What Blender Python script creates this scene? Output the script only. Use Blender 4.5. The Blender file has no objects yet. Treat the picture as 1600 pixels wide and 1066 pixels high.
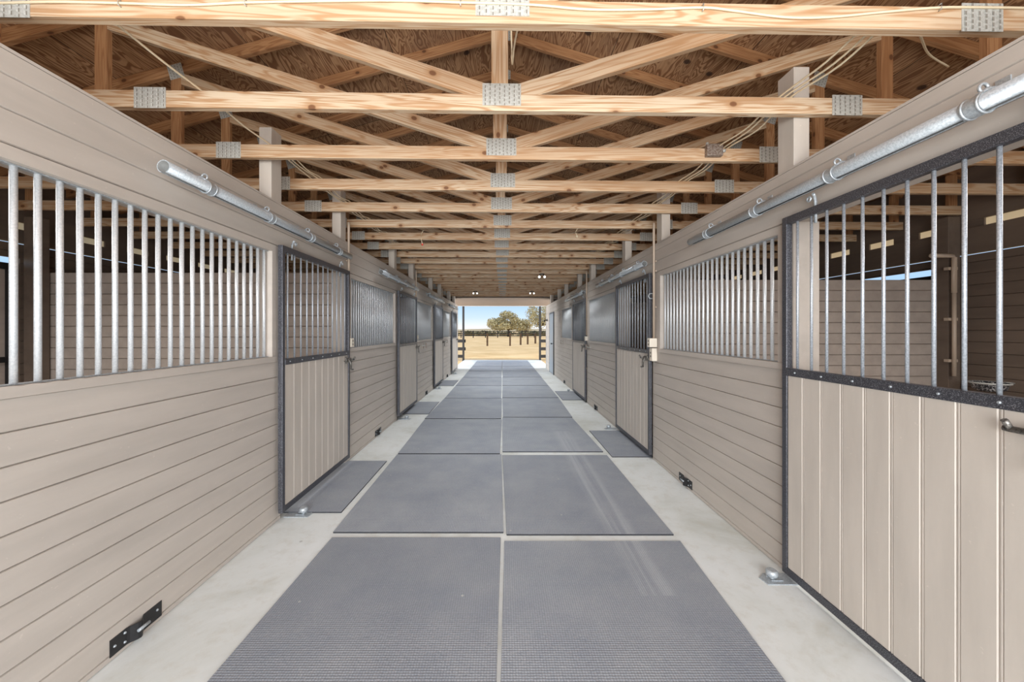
import bpy, bmesh, math, random
from mathutils import Vector, Matrix, noise
random.seed(7)
SC = bpy.context.scene
COL = SC.collection
PI = math.pi
F = 574.0; EYE = 1.49; XL = -1.76; XR = 1.745

# ---------------------------------------------------------------- materials
def srgb(r, g, b):
    f = lambda c: (c/255/12.92) if c/255 <= .04045 else ((c/255+.055)/1.055)**2.4
    return (f(r), f(g), f(b), 1)

class NT:
    def __init__(s, name, rough=.6, metal=0):
        s.m = bpy.data.materials.new(name); s.m.use_nodes = True
        s.t = s.m.node_tree; s.b = s.t.nodes['Principled BSDF']
        s.b.inputs['Roughness'].default_value = rough
        s.b.inputs['Metallic'].default_value = metal
    def n(s, typ, **k):
        nd = s.t.nodes.new(typ)
        for a, v in k.items():
            if a in nd.inputs: nd.inputs[a].default_value = v
            else: setattr(nd, a, v)
        return nd
    def l(s, a, b): s.t.links.new(a, b)
    def coords(s, scale=(1, 1, 1), rand=False, geo=False):
        if geo: src = s.n('ShaderNodeNewGeometry').outputs['Position']
        else: src = s.n('ShaderNodeTexCoord').outputs['Object']
        if rand:
            oi = s.n('ShaderNodeObjectInfo')
            mu = s.n('ShaderNodeVectorMath', operation='MULTIPLY_ADD')
            cmb = s.n('ShaderNodeCombineXYZ')
            for i, f in enumerate((37.1, 17.3, 23.7)):
                q = s.n('ShaderNodeMath', operation='MULTIPLY'); q.inputs[1].default_value = f
                s.l(oi.outputs['Random'], q.inputs[0]); s.l(q.outputs[0], cmb.inputs[i])
            ad = s.n('ShaderNodeVectorMath', operation='ADD')
            s.l(src, ad.inputs[0]); s.l(cmb.outputs[0], ad.inputs[1]); src = ad.outputs[0]
        mp = s.n('ShaderNodeMapping'); mp.inputs['Scale'].default_value = scale
        s.l(src, mp.inputs[0]); return mp.outputs[0]
    def noise(s, vec, scale, detail=3, rough=.5, dist=0):
        nd = s.n('ShaderNodeTexNoise'); nd.inputs['Scale'].default_value = scale
        nd.inputs['Detail'].default_value = detail; nd.inputs['Roughness'].default_value = rough
        nd.inputs['Distortion'].default_value = dist
        s.l(vec, nd.inputs['Vector']); return nd.outputs['Fac']
    def ramp(s, fac, stops, interp='LINEAR'):
        r = s.n('ShaderNodeValToRGB'); cr = r.color_ramp; cr.interpolation = interp
        while len(cr.elements) < len(stops): cr.elements.new(.5)
        for e, (p, c) in zip(cr.elements, stops): e.position = p; e.color = c
        s.l(fac, r.inputs[0]); return r.outputs[0]
    def mix(s, fac, a, b, blend='MIX'):
        m = s.n('ShaderNodeMix', data_type='RGBA', blend_type=blend)
        for sock, v in ((m.inputs[0], fac), (m.inputs[6], a), (m.inputs[7], b)):
            if hasattr(v, 'is_linked') or hasattr(v, 'links'): s.l(v, sock)
            else: sock.default_value = v
        return m.outputs[2]
    def math(s, op, a, b=0, c=0, clamp=False):
        m = s.n('ShaderNodeMath', operation=op); m.use_clamp = clamp
        for sock, v in zip(m.inputs, (a, b, c)):
            if hasattr(v, 'links'): s.l(v, sock)
            else: sock.default_value = v
        return m.outputs[0]
    def color(s, c):
        if hasattr(c, 'links'): s.l(c, s.b.inputs['Base Color'])
        else: s.b.inputs['Base Color'].default_value = c
    def bump(s, h, strength=.3, dist=.01):
        b = s.n('ShaderNodeBump'); b.inputs['Strength'].default_value = strength
        b.inputs['Distance'].default_value = dist
        s.l(h, b.inputs['Height']); s.l(b.outputs[0], s.b.inputs['Normal'])

def W(v): return (v, v, v, 1)

def mat_paint(name, col, var=.06, rough=.55, stretch=(3, .5, 3)):
    k = NT(name, rough)
    v = k.coords(stretch, geo=True)
    n1 = k.noise(v, 3, 5, .6); n2 = k.noise(k.coords(geo=True), 60, 3)
    c = Vector(col[:3]); lo = (*(c*(1-var*1.6)), 1); hi = (*(c*(1+var)), 1)
    base = k.ramp(n1, [(.3, lo), (.7, hi)])
    sp = k.ramp(n2, [(.70, W(0)), (.74, W(1))])
    k.color(k.mix(k.math('MULTIPLY', sp, .35), base, (*(c*1.35), 1)))
    k.bump(k.noise(k.coords((1, .15, 1), geo=True), 180, 3), .12, .002)
    return k.m

def mat_wood(name, pale, mid, dark, knots=True, rough=.6):
    k = NT(name, rough)
    v = k.coords((1, 1, 1), rand=True)
    mp = k.n('ShaderNodeMapping'); mp.inputs['Scale'].default_value = (.45, 9, 9); k.l(v, mp.inputs[0])
    # growth rings: bands of distorted distance
    warp = k.noise(mp.outputs[0], 1.2, 3, .55, .6)
    band = k.math('SINE', k.math('MULTIPLY', warp, 75))
    band = k.math('MULTIPLY_ADD', band, .5, .5)
    mp2 = k.n('ShaderNodeMapping'); mp2.inputs['Scale'].default_value = (2, 60, 60); k.l(v, mp2.inputs[0])
    fine = k.noise(mp2.outputs[0], 1.5, 4, .6)
    mp3 = k.n('ShaderNodeMapping'); mp3.inputs['Scale'].default_value = (.7, 3, 3); k.l(v, mp3.inputs[0])
    big = k.noise(mp3.outputs[0], 1.3, 2)
    c = k.mix(k.ramp(band, [(.4, W(0)), (1, W(.95))]), pale, mid)
    c = k.mix(k.ramp(fine, [(.48, W(0)), (.75, W(.75))]), c, mid)
    c = k.mix(k.ramp(big, [(.35, W(0)), (.7, W(.55))]), c, mid)
    oi = k.n('ShaderNodeObjectInfo')
    c = k.mix(k.math('MULTIPLY', oi.outputs['Random'], .35), c, mid)
    if knots:
        vo = k.n('ShaderNodeTexVoronoi'); vo.inputs['Scale'].default_value = 1
        vo.inputs['Randomness'].default_value = 1
        vo.voronoi_dimensions = '2D'
        sv = k.n('ShaderNodeSeparateXYZ'); k.l(v, sv.inputs[0]); cv = k.n('ShaderNodeCombineXYZ')
        k.l(k.math('MULTIPLY', sv.outputs[0], 2.4), cv.inputs[0])
        k.l(k.math('MULTIPLY', k.math('ADD', sv.outputs[2], k.math('MULTIPLY', sv.outputs[1], 1.3)), 3.6), cv.inputs[1])
        k.l(cv.outputs[0], vo.inputs['Vector'])
        halo = k.ramp(vo.outputs['Distance'], [(.06, W(.85)), (.15, W(0))])
        core = k.ramp(vo.outputs['Distance'], [(.042, W(.85)), (.062, W(0))])
        c = k.mix(halo, c, mid); c = k.mix(core, c, dark)
    k.color(c)
    k.bump(band, .06, .002)
    return k.m

def mat_ply():
    k = NT('plywood_sheathing', .75)
    g = k.n('ShaderNodeNewGeometry').outputs['Position']
    sep = k.n('ShaderNodeSeparateXYZ'); k.l(g, sep.inputs[0])
    X, Y = sep.outputs[0], sep.outputs[1]
    u = k.math('DIVIDE', X, 1.16); w = k.math('DIVIDE', Y, 2.44)
    iu = k.math('FLOOR', u); iw = k.math('FLOOR', w)
    off = k.n('ShaderNodeCombineXYZ')
    k.l(k.math('MULTIPLY', iu, 13.7), off.inputs[0]); k.l(k.math('MULTIPLY', iw, 7.3), off.inputs[1])
    k.l(k.math('ADD', k.math('MULTIPLY', iu, 3.1), k.math('MULTIPLY', iw, 5.7)), off.inputs[2])
    ad = k.n('ShaderNodeVectorMath', operation='ADD'); k.l(g, ad.inputs[0]); k.l(off.outputs[0], ad.inputs[1])
    mp = k.n('ShaderNodeMapping'); mp.inputs['Scale'].default_value = (3.6, .55, 0.4); k.l(ad.outputs[0], mp.inputs[0])
    field = k.noise(mp.outputs[0], 1.6, 2.5, .5, .9)
    s1 = k.math('MULTIPLY_ADD', k.math('SINE', k.math('MULTIPLY', field, 135)), .5, .5)
    mp2 = k.n('ShaderNodeMapping'); mp2.inputs['Scale'].default_value = (55, 3, 1); k.l(ad.outputs[0], mp2.inputs[0])
    fine = k.noise(mp2.outputs[0], 1.2, 3, .6)
    blot = k.noise(ad.outputs[0], 1.1, 3, .6)
    c = k.mix(k.ramp(s1, [(.35, W(0)), (.8, W(1))]), srgb(186, 146, 108), srgb(128, 88, 58))
    c = k.mix(k.ramp(fine, [(.45, W(0)), (.75, W(.7))]), c, srgb(146, 104, 70))
    c = k.mix(k.ramp(blot, [(.5, W(0)), (.72, W(.55))]), c, srgb(112, 82, 64))
    vo = k.n('ShaderNodeTexVoronoi'); vo.inputs['Scale'].default_value = 2.6; k.l(ad.outputs[0], vo.inputs['Vector'])
    c = k.mix(k.ramp(vo.outputs['Distance'], [(.07, W(.9)), (.11, W(0))]), c, srgb(52, 32, 24))
    fu = k.math('FRACT', u); fw = k.math('FRACT', w)
    seam = k.math('MAXIMUM', k.math('LESS_THAN', fu, .005), k.math('LESS_THAN', fw, .003))
    c = k.mix(seam, c, srgb(40, 26, 20))
    k.color(c); return k.m

def mat_mat():
    k = NT('rubber', .62)
    g = k.coords(geo=True)
    sep = k.n('ShaderNodeSeparateXYZ'); k.l(g, sep.inputs[0])
    X, Y = sep.outputs[0], sep.outputs[1]
    n1 = k.noise(g, 2.2, 5, .65); n2 = k.noise(g, 90, 3, .6)
    oi = k.n('ShaderNodeObjectInfo')
    c = k.ramp(n1, [(.3, srgb(142, 149, 160)), (.7, srgb(170, 174, 179))])
    c = k.mix(k.ramp(n2, [(.45, W(0)), (.7, W(.35))]), c, srgb(192, 194, 198))
    c = k.mix(k.math('MULTIPLY', oi.outputs['Random'], .35), c, srgb(106, 109, 117))
    # drag scuffs left by something hauled along the right hand mats
    mp = k.n('ShaderNodeMapping'); mp.inputs['Scale'].default_value = (13, .3, 1); k.l(g, mp.inputs[0])
    st = k.noise(mp.outputs[0], 1, 4, .6)
    b1 = k.ramp(X, [(.72, W(0)), (.80, W(1)), (.93, W(1)), (1.0, W(0))])
    ymask = k.math('MULTIPLY', k.math('GREATER_THAN', Y, 2.05), k.math('LESS_THAN', Y, 5.4))
    s = k.math('MULTIPLY', k.math('MULTIPLY', k.ramp(st, [(.42, W(0)), (.62, W(1))]), b1), ymask)
    c = k.mix(k.math('MULTIPLY', s, .8), c, srgb(180, 183, 188))
    # dusty specks
    vo = k.n('ShaderNodeTexVoronoi'); vo.inputs['Scale'].default_value = 5.5; k.l(g, vo.inputs['Vector'])
    c = k.mix(k.ramp(vo.outputs['Distance'], [(.035, W(.7)), (.05, W(0))]), c, srgb(205, 202, 196))
    c0 = c
    # hexagonal pebble texture on the surface
    hp = k.n('ShaderNodeTexVoronoi'); hp.inputs['Scale'].default_value = 80; hp.inputs['Randomness'].default_value = .12
    k.l(g, hp.inputs['Vector'])
    c = k.mix(k.ramp(hp.outputs['Distance'], [(.25, W(.0)), (.55, W(.42))]), c0, srgb(94, 99, 109))
    k.color(c)
    k.bump(hp.outputs['Distance'], .8, .004)
    return k.m

def mat_concrete():
    k = NT('concrete', .6)
    g = k.coords(geo=True)
    n1 = k.noise(g, 1.3, 6, .65, .5); n2 = k.noise(g, 9, 5, .7)
    c = k.ramp(n1, [(.3, srgb(192, 194, 188)), (.5, srgb(213, 216, 214)), (.72, srgb(222, 225, 225))])
    c = k.mix(k.ramp(n2, [(.5, W(0)), (.8, W(.5))]), c, srgb(184, 178, 164))
    vo = k.n('ShaderNodeTexVoronoi'); vo.inputs['Scale'].default_value = 3; k.l(g, vo.inputs['Vector'])
    c = k.mix(k.ramp(vo.outputs['Distance'], [(.03, W(.5)), (.045, W(0))]), c, srgb(120, 118, 112))
    k.color(c); k.bump(n2, .1, .004); return k.m

def mat_simple(name, col, rough=.5, metal=0, var=0, scale=20):
    k = NT(name, rough, metal)
    if var:
        c = Vector(col[:3]); n = k.noise(k.coords(geo=True), scale, 4, .6)
        k.color(k.ramp(n, [(.3, (*(c*(1-var)), 1)), (.7, (*(c*(1+var)), 1))]))
    else: k.color(col)
    return k.m

def mat_speckle(name, base, fleck, scale, lo, hi, rough=.4, metal=0):
    k = NT(name, rough, metal)
    n = k.noise(k.coords(geo=True), scale, 3, .7)
    k.color(k.mix(k.ramp(n, [(lo, W(0)), (hi, W(1))]), base, fleck)); return k.m

def mat_emit(name, col, st):
    k = NT(name); k.color(col)
    k.b.inputs['Emission Color'].default_value = col; k.b.inputs['Emission Strength'].default_value = st
    return k.m

M = {}
M['paint'] = mat_paint('taupe_paint', srgb(184, 175, 166))
M['paint_v'] = mat_paint('taupe_paint_vertical', srgb(189, 180, 170), stretch=(3, 3, .5))
M['stall'] = mat_paint('stall_interior_paint', srgb(172, 160, 150), .08)
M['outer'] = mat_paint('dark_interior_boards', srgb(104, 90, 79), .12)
M['pine'] = mat_wood('pine', srgb(212, 194, 168), srgb(172, 132, 94), srgb(104, 62, 34))
M['pine_shade'] = mat_wood('shaded_pine', srgb(190, 146, 104), srgb(146, 100, 64), srgb(84, 50, 30))  # roof shade and warm bounce light put into the pine colour
M['ply'] = mat_ply()
M['rubber'] = mat_mat()
M['concrete'] = mat_concrete()
M['steel'] = mat_speckle('dark_coated_steel', srgb(62, 62, 68), srgb(138, 140, 146), 260, .52, .66, .38, .35)
M['galv'] = mat_speckle('galvanised_steel', srgb(160, 167, 173), srgb(188, 194, 198), 130, .4, .6, .4, .45)
M['bar'] = mat_speckle('galvanised_bar', srgb(206, 210, 213), srgb(224, 227, 229), 160, .4, .6, .45, .4)
M['dbar'] = mat_speckle('door_bar_steel', srgb(158, 164, 172), srgb(188, 194, 201), 160, .4, .6, .45, .5)
M['plate'] = mat_speckle('connector_plate_steel', srgb(168, 168, 162), srgb(188, 188, 183), 90, .4, .6, .5, .1)
M['slot'] = mat_simple('plate_slot', srgb(122, 116, 106), .7)
M['black'] = mat_simple('black_steel', srgb(38, 38, 40), .4, .3, .2, 30)
M['cable'] = mat_simple('cream_cable', srgb(222, 206, 176), .5)
M['cond'] = mat_simple('painted_conduit', srgb(178, 160, 142), .5)
M['box'] = mat_simple('ivory_plastic', srgb(226, 216, 200), .4)
M['hole'] = mat_simple('dark_slot', srgb(48, 42, 38), .8)
M['blackboard'] = mat_simple('black_painted_board', srgb(32, 30, 30), .6, 0, .15, 8)
M['postw'] = mat_simple('weathered_post', srgb(96, 74, 52), .8, 0, .2, 8)
M['bark'] = mat_simple('bark', srgb(92, 76, 60), .9, 0, .25, 4)
M['leaf'] = mat_simple('olive_leaf', srgb(190, 176, 132), .8, 0, .35, .9)
M['leafd'] = mat_simple('dark_scrub', srgb(112, 106, 72), .85, 0, .35, .4)
M['white'] = mat_simple('white_soffit_paint', srgb(226, 229, 234), .6)
M['porch'] = mat_simple('porch_ceiling_board', srgb(112, 98, 88), .7, 0, .08, 2)
M['bulb'] = mat_emit('lit_lamp_lens', (1, .97, .9, 1), 1.6)
M['tubein'] = mat_simple('tube_inside_shade', srgb(112, 112, 110), .7, .2, .15, 60)  # shade put into the inner face colour, so the tube reads hollow
M['mat_edge'] = mat_simple('rubber_shaded_edge', srgb(46, 47, 52), .8)  # mat sides painted dark for the shade line along each edge
M['latch'] = mat_speckle('worn_latch_steel', srgb(78, 74, 70), srgb(140, 136, 130), 90, .4, .6, .4, .5)
M['rusty'] = mat_speckle('junction_box_steel', srgb(120, 100, 88), srgb(160, 150, 140), 90, .4, .6, .5, .5)
M['red'] = mat_simple('red_plastic', srgb(205, 60, 40), .4)
M['feed'] = mat_speckle('speckled_enamel', srgb(34, 36, 42), srgb(205, 205, 205), 70, .53, .58, .3)
M['door'] = mat_simple('pale_blue_grey_paint', srgb(150, 160, 170), .45)

def mat_field():
    k = NT('dry_grass', .95)
    g = k.coords(geo=True); n = k.noise(g, .35, 6, .65); n2 = k.noise(g, 14, 4, .7)
    c = k.ramp(n, [(.3, srgb(196, 160, 106)), (.55, srgb(220, 184, 132)), (.75, srgb(232, 202, 156))])
    c = k.mix(k.ramp(n2, [(.5, W(0)), (.8, W(.35))]), c, srgb(170, 146, 92))
    k.color(c); k.bump(n2, .5, .05); return k.m
M['field'] = mat_field()
M['soil'] = mat_simple('stall_bedding_soil', srgb(112, 94, 78), .95, 0, .2, 3)
M['far'] = mat_simple('far_scrub', srgb(176, 156, 122), .95, 0, .25, .05)

# ---------------------------------------------------------------- mesh helpers
def box(bm, x0, x1, y0, y1, z0, z1):
    if x0 > x1: x0, x1 = x1, x0
    if y0 > y1: y0, y1 = y1, y0
    vs = [bm.verts.new((x, y, z)) for x in (x0, x1) for y in (y0, y1) for z in (z0, z1)]
    for f in ((0, 1, 3, 2), (4, 6, 7, 5), (0, 4, 5, 1), (2, 3, 7, 6), (0, 2, 6, 4), (1, 5, 7, 3)):
        bm.faces.new([vs[i] for i in f])
    return vs

def prism(bm, pts, axis, a, b):
    """2-D outline extruded along an axis from a to b"""
    def P(p, t):
        if axis == 'x': return (t, p[0], p[1])
        if axis == 'y': return (p[0], t, p[1])
        return (p[0], p[1], t)
    A = [bm.verts.new(P(p, a)) for p in pts]; B = [bm.verts.new(P(p, b)) for p in pts]
    n = len(pts)
    bm.faces.new(A); bm.faces.new(B[::-1])
    for i in range(n): bm.faces.new((A[i], B[i], B[(i+1) % n], A[(i+1) % n]))

def tube(bm, pts, r, n=10, cap=True):
    pts = [Vector(p) for p in pts]; rings = []
    up = Vector((0, 0, 1))
    for i, p in enumerate(pts):
        d = (pts[min(i+1, len(pts)-1)] - pts[max(i-1, 0)]).normalized()
        a = d.cross(up)
        if a.length < .1: a = d.cross(Vector((0, 1, 0)))
        a.normalize(); b = d.cross(a).normalized()
        rr = r[i] if isinstance(r, (list, tuple)) else r
        rings.append([bm.verts.new(p + (a*math.cos(t)+b*math.sin(t))*rr) for t in [2*PI*j/n for j in range(n)]])
    for A, B in zip(rings, rings[1:]):
        for j in range(n):
            f = bm.faces.new((A[j], A[(j+1) % n], B[(j+1) % n], B[j])); f.smooth = True
    if cap: bm.faces.new(rings[0][::-1]); bm.faces.new(rings[-1])

def ring(bm, c, axis, R, r, n=20, m=8):
    rings = []
    for i in range(n):
        a = 2*PI*i/n
        if axis == 'x': e = Vector((0, math.cos(a), math.sin(a))); w = Vector((1, 0, 0))
        elif axis == 'y': e = Vector((math.cos(a), 0, math.sin(a))); w = Vector((0, 1, 0))
        else: e = Vector((math.cos(a), math.sin(a), 0)); w = Vector((0, 0, 1))
        rings.append([bm.verts.new(Vector(c)+e*(R+r*math.cos(t))+w*r*math.sin(t)) for t in [2*PI*j/m for j in range(m)]])
    for i in range(n):
        A, B = rings[i], rings[(i+1) % n]
        for j in range(m):
            f = bm.faces.new((A[j], A[(j+1) % m], B[(j+1) % m], B[j])); f.smooth = True

def obj(name, bm, mat, parent=None, loc=None, rot=None, bevel=0):
    me = bpy.data.meshes.new(name)
    bmesh.ops.recalc_face_normals(bm, faces=bm.faces[:])
    bm.to_mesh(me); bm.free()
    if mat is not None:
        for m in (mat if isinstance(mat, (list, tuple)) else [mat]): me.materials.append(m)
    o = bpy.data.objects.new(name, me); COL.objects.link(o)
    if parent: o.parent = parent
    if loc: o.location = loc
    if rot: o.rotation_euler = rot
    if bevel:
        b = o.modifiers.new('bevel', 'BEVEL'); b.width = bevel; b.segments = 2; b.limit_method = 'ANGLE'
    return o

def B(fn, name, mat, parent=None, **k):
    bm = bmesh.new(); fn(bm); return obj(name, bm, mat, parent, **k)

def empty(name, loc=(0, 0, 0), rz=0):
    o = bpy.data.objects.new(name, None); COL.objects.link(o); o.location = loc
    o.rotation_euler = (0, 0, rz); o.empty_display_size = .1; return o

def tag(o, label, cat, group=None, kind=None):
    o['label'] = label; o['category'] = cat
    if group: o['group'] = group
    if kind: o['kind'] = kind
    return o

def struct(o, label=None):
    o['kind'] = 'structure'
    if label: o['label'] = label
    return o

def dup(root, loc, label=None, group=None, rz=None):
    r = root.copy(); COL.objects.link(r); r.location = loc
    if rz is not None: r.rotation_euler = (0, 0, rz)
    if label: r['label'] = label
    if group: r['group'] = group
    for ch in list(root.children):
        c = ch.copy(); COL.objects.link(c); c.parent = r
        for g in ch.children:
            d = g.copy(); COL.objects.link(d); d.parent = c
    return r

ORD = ['first', 'second', 'third', 'fourth', 'fifth', 'sixth', 'seventh', 'eighth', 'ninth', 'tenth', 'eleventh',
       'twelfth', 'thirteenth', 'fourteenth', 'fifteenth', 'sixteenth', 'seventeenth', 'eighteenth', 'nineteenth',
       'twentieth', 'twenty-first', 'twenty-second', 'twenty-third', 'twenty-fourth', 'twenty-fifth',
       'twenty-sixth', 'twenty-seventh', 'twenty-eighth', 'twenty-ninth']

# ---------------------------------------------------------------- siding boards
def boards_h(bm, xf, s, y0, y1, z0, z1, pitch=.122, t=.02, g=.0052, zref=1.25):
    """horizontal boards with bevelled joints; xf = face towards the aisle, s = -1 left wall, +1 right wall"""
    k0 = math.floor((z0-zref)/pitch+1e-6)
    z = zref+k0*pitch
    while z < z1-1e-6:
        a, b = max(z, z0), min(z+pitch, z1)
        if b-a > .012:
            xb = xf+s*t
            pts = [(xf+s*g*1.2, a+.0008), (xf, a+g), (xf, b-g*.6), (xf+s*g*1.2, b-.0008), (xb, b-.0008), (xb, a+.0008)]
            prism(bm, pts, 'y', y0, y1)
        z += pitch

def boards_v(bm, x0, x1, s, y0, y1, z0, z1, pitch=.118, yref=None):
    """vertical tongue and groove with a raised bead at each joint"""
    yref = y0 if yref is None else yref
    box(bm, x0+s*.004, x1, y0, y1, z0, z1)
    y = yref
    while y < y1-1e-6:
        a, b = y, min(y+pitch, y1)
        if b-a > .02:
            prism(bm, [(x0+s*.004, a), (x0+s*.0005, a+.001), (x0+s*.0005, a+.006), (x0+s*.004, a+.0075)], 'z', z0, z1)
            prism(bm, [(x0+s*.004, a+.011), (x0, a+.015), (x0, b-.004), (x0+s*.004, b-.0005)], 'z', z0, z1)
        y += pitch

# ---------------------------------------------------------------- layout tables
L_DOORS = [(2.84, 4.10), (6.06, 7.34), (9.27, 10.55), (12.48, 13.76)]
R_DOORS = [(.98, 2.235), (4.26, 5.53), (7.58, 8.92)]
L_GR = [(1.03, 2.80), (4.26, 6.02), (7.50, 9.20), (10.72, 12.42)]
R_GR = [(2.32, 4.05), (5.66, 7.49), (9.22, 10.92)]
ZS = 1.25; ZB = 1.29; ZT = 2.10; ZU = 2.15

def wall(side, grilles, doors, y_end, ztop, name, yfirst):
    s = side; xf = XL if s < 0 else XR
    bm = bmesh.new()
    # lower boards between doorways
    segs = []
    ds = sorted(doors); y = yfirst
    if s < 0: segs.append((.93, ds[0][0]+.07))
    else: segs.append((-3.0, .93))
    for i, d in enumerate(ds):
        nxt = ds[i+1][0]+.07 if i+1 < len(ds) else y_end
        segs.append((d[1]-(.02 if s > 0 else .0)+(0.02 if s < 0 else 0), nxt if s < 0 else (ds[i+1][0] if i+1 < len(ds) else y_end)))
    if s < 0: segs.insert(0, (-3.0, -.36))
    for a, b in segs: boards_h(bm, xf, s, a, b, 0, ZS)
    # back skin of the lower boards
    for a, b in segs: box(bm, xf+s*.02, xf+s*.11, a+.002, b-.002, 0, ZS-.002)
    # upper band
    boards_h(bm, xf, s, -3.0, y_end, ZU, ztop, zref=2.156-.122)
    box(bm, xf+s*.02, xf+s*.11, -3.0, y_end-.002, ZU-.002, ztop-.001)
    # cap on top
    box(bm, xf-s*.0, xf+s*.12, -3.0, y_end, ztop, ztop+.012)
    # solid stretches between doorway and grille, grille surrounds
    for gi, (a, b) in enumerate(grilles):
        seg = [q for q in segs if q[0] <= a+.01 and q[1] >= b-.01]
        q = seg[0]
        qa, qb = q
        if qb > b+1.0: qb = None
        # sill and head
        box(bm, xf-s*.014, xf+s*.10, a-.05, b+.05, ZS, ZB)
        box(bm, xf-s*.006, xf+s*.10, a-.05, b+.05, ZT, ZU)
        box(bm, xf-s*.006, xf+s*.10, a-.055, a, ZB, ZT)
        box(bm, xf-s*.006, xf+s*.10, b, b+.055, ZB, ZT)
        if a-.055-qa > .01: box(bm, xf+s*.002, xf+s*.10, qa, a-.055, ZS, ZU)
        if qb and qb-b-.055 > .01: box(bm, xf+s*.002, xf+s*.10, b+.055, qb, ZS, ZU)
    last = segs[-1]
    g_end = max(b for a, b in grilles)+.055
    if s > 0:
        boards_h(bm, xf, s, g_end, y_end, ZS, ZU)
        box(bm, xf+s*.02, xf+s*.11, g_end, y_end-.002, ZS, ZU)
    else:
        boards_h(bm, xf, s, last[0], y_end, ZS, ZU)
        box(bm, xf+s*.02, xf+s*.11, last[0], y_end-.002, ZS, ZU)
        boards_h(bm, xf, s, -3.0, -.36, ZS, ZU)
    # doorway jambs, 15 cm deep
    for a, b in ds:
        if s < 0: ja, jb = a+.07, b+.02
        else: ja, jb = a, b-.02
        box(bm, xf+s*.004, xf+s*.16, jb-.006, jb+.03, 0, ZU-.003)
        box(bm, xf+s*.004, xf+s*.16, ja-.03, ja+.006, 0, ZU-.003)
    # end board
    box(bm, xf-s*.012, xf+s*.13, y_end, y_end+.03, 0, ztop+.012)
    o = obj(name, bm, M['paint']); struct(o); return o

wl = wall(-1, L_GR, L_DOORS, 14.40, 2.488, 'wall_left', -3)
wr = wall(+1, R_GR, R_DOORS, 14.66, 2.468, 'wall_right', -3)

# ---------------------------------------------------------------- floor, ground
B(lambda b: box(b, -1.95, 1.95, -3.4, 18.75, -.12, 0), 'floor', M['concrete'])
struct(bpy.data.objects['floor'])
def soil(bm):
    box(bm, -5.28, -1.95, -3, 14.4, -.14, -.02); box(bm, 1.95, 5.03, -3, 14.66, -.14, -.02)
struct(B(soil, 'floor_stalls', M['soil']))
def ground(bm):
    xs = [-700, -260, -90, -30, -5.28, -1.95, 1.95, 5.03, 30, 90, 260, 700]
    ys = [-60, -20, -3.4, 14.4, 18.75, 24, 32, 45, 70, 120, 220, 420, 800]
    def hz(x, y):
        if y < 30: return -.06
        return -.06 + .25*noise.noise(Vector((x*.01, y*.01, 3))) * min(1, (y-30)/40)
    V = {}
    for i, x in enumerate(xs):
        for j, y in enumerate(ys): V[i, j] = bm.verts.new((x, y, hz(x, y)))
    for i in range(len(xs)-1):
        for j in range(len(ys)-1):
            cx = (xs[i]+xs[i+1])/2; cy = (ys[j]+ys[j+1])/2
            if abs(cx) < 5.2 and -3.4 < cy < 14.4: continue
            if abs(cx) < 1.95 and -3.4 < cy < 18.7: continue
            bm.faces.new((V[i, j], V[i+1, j], V[i+1, j+1], V[i, j+1]))
g = B(ground, 'ground', M['field']); struct(g)

# ---------------------------------------------------------------- roof
SL = .29; ZN = 3.86
def zc(x): return ZN+SL*(2.95-abs(x))
def roof(bm):
    for s in (-1, 1):
        xs = [0, s*6.1]
        th = .02
        pts = [(0, zc(0)+.055), (s*6.1, zc(6.1)+.055), (s*6.1, zc(6.1)+.055+th), (0, zc(0)+.055+th)]
        prism(bm, pts, 'y', -3.2, 19.0)
struct(B(roof, 'ceiling', M['ply']))
def shingle(bm):
    for s in (-1, 1):
        pts = [(0, zc(0)+.077), (s*6.2, zc(6.2)+.077), (s*6.2, zc(6.2)+.097), (0, zc(0)+.097)]
        prism(bm, pts, 'y', -3.25, 19.05)
struct(B(shingle, 'roof', M['blackboard']))

# ---------------------------------------------------------------- trusses
HB = .097; TH = .04; ZC0 = 2.776
PW = (.205, .118)
def member(name, p, q, h, parent, ext=0, yoff=0, mat='pine', t=TH):
    """timber from p to q in the truss plane (x,z); local x runs along the timber"""
    p = Vector(p); q = Vector(q); d = q-p; L = d.length+2*ext; a = math.atan2(d.y, d.x)
    c = (p+q)/2
    bm = bmesh.new()
    box(bm, -L/2, L/2, -t/2, t/2, -h/2, h/2)
    return obj(name, bm, M[mat], parent, loc=(c.x, yoff, c.y), rot=(0, -a, 0), bevel=.0022)

def plate_mesh(w, h):
    bm = bmesh.new()
    box(bm, -w/2, w/2, -.0012, .0012, -h/2, h/2)
    nface = len(bm.faces)
    nx = max(4, int(w/.026)); nz = max(3, int(h/.024))
    for i in range(nx):
        for j in range(nz):
            cx = -w/2+(i+.5)*w/nx; cz = -h/2+(j+.5)*h/nz+(.25*h/nz if i % 2 else -.25*h/nz)
            x0, x1 = cx-.0035, cx+.0035; z0, z1 = max(cz-.008, -h/2+.001), min(cz+.008, h/2-.001)
            # raised lip on one side of each punched slot
            prism(bm, [(x0, -.0013), (x0-.002, -.0038), (x1-.003, -.0013)], 'z', z0, z1)
            n0 = len(bm.faces)
            v = [bm.verts.new(q) for q in ((x1-.003, -.0014, z0), (x1+.002, -.0014, z0), (x1+.002, -.0014, z1), (x1-.003, -.0014, z1))]
            f = bm.faces.new(v); f.material_index = 1
    me_o = obj('connector_plate', bm, [M['plate'], M['slot']])
    return me_o

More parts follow.
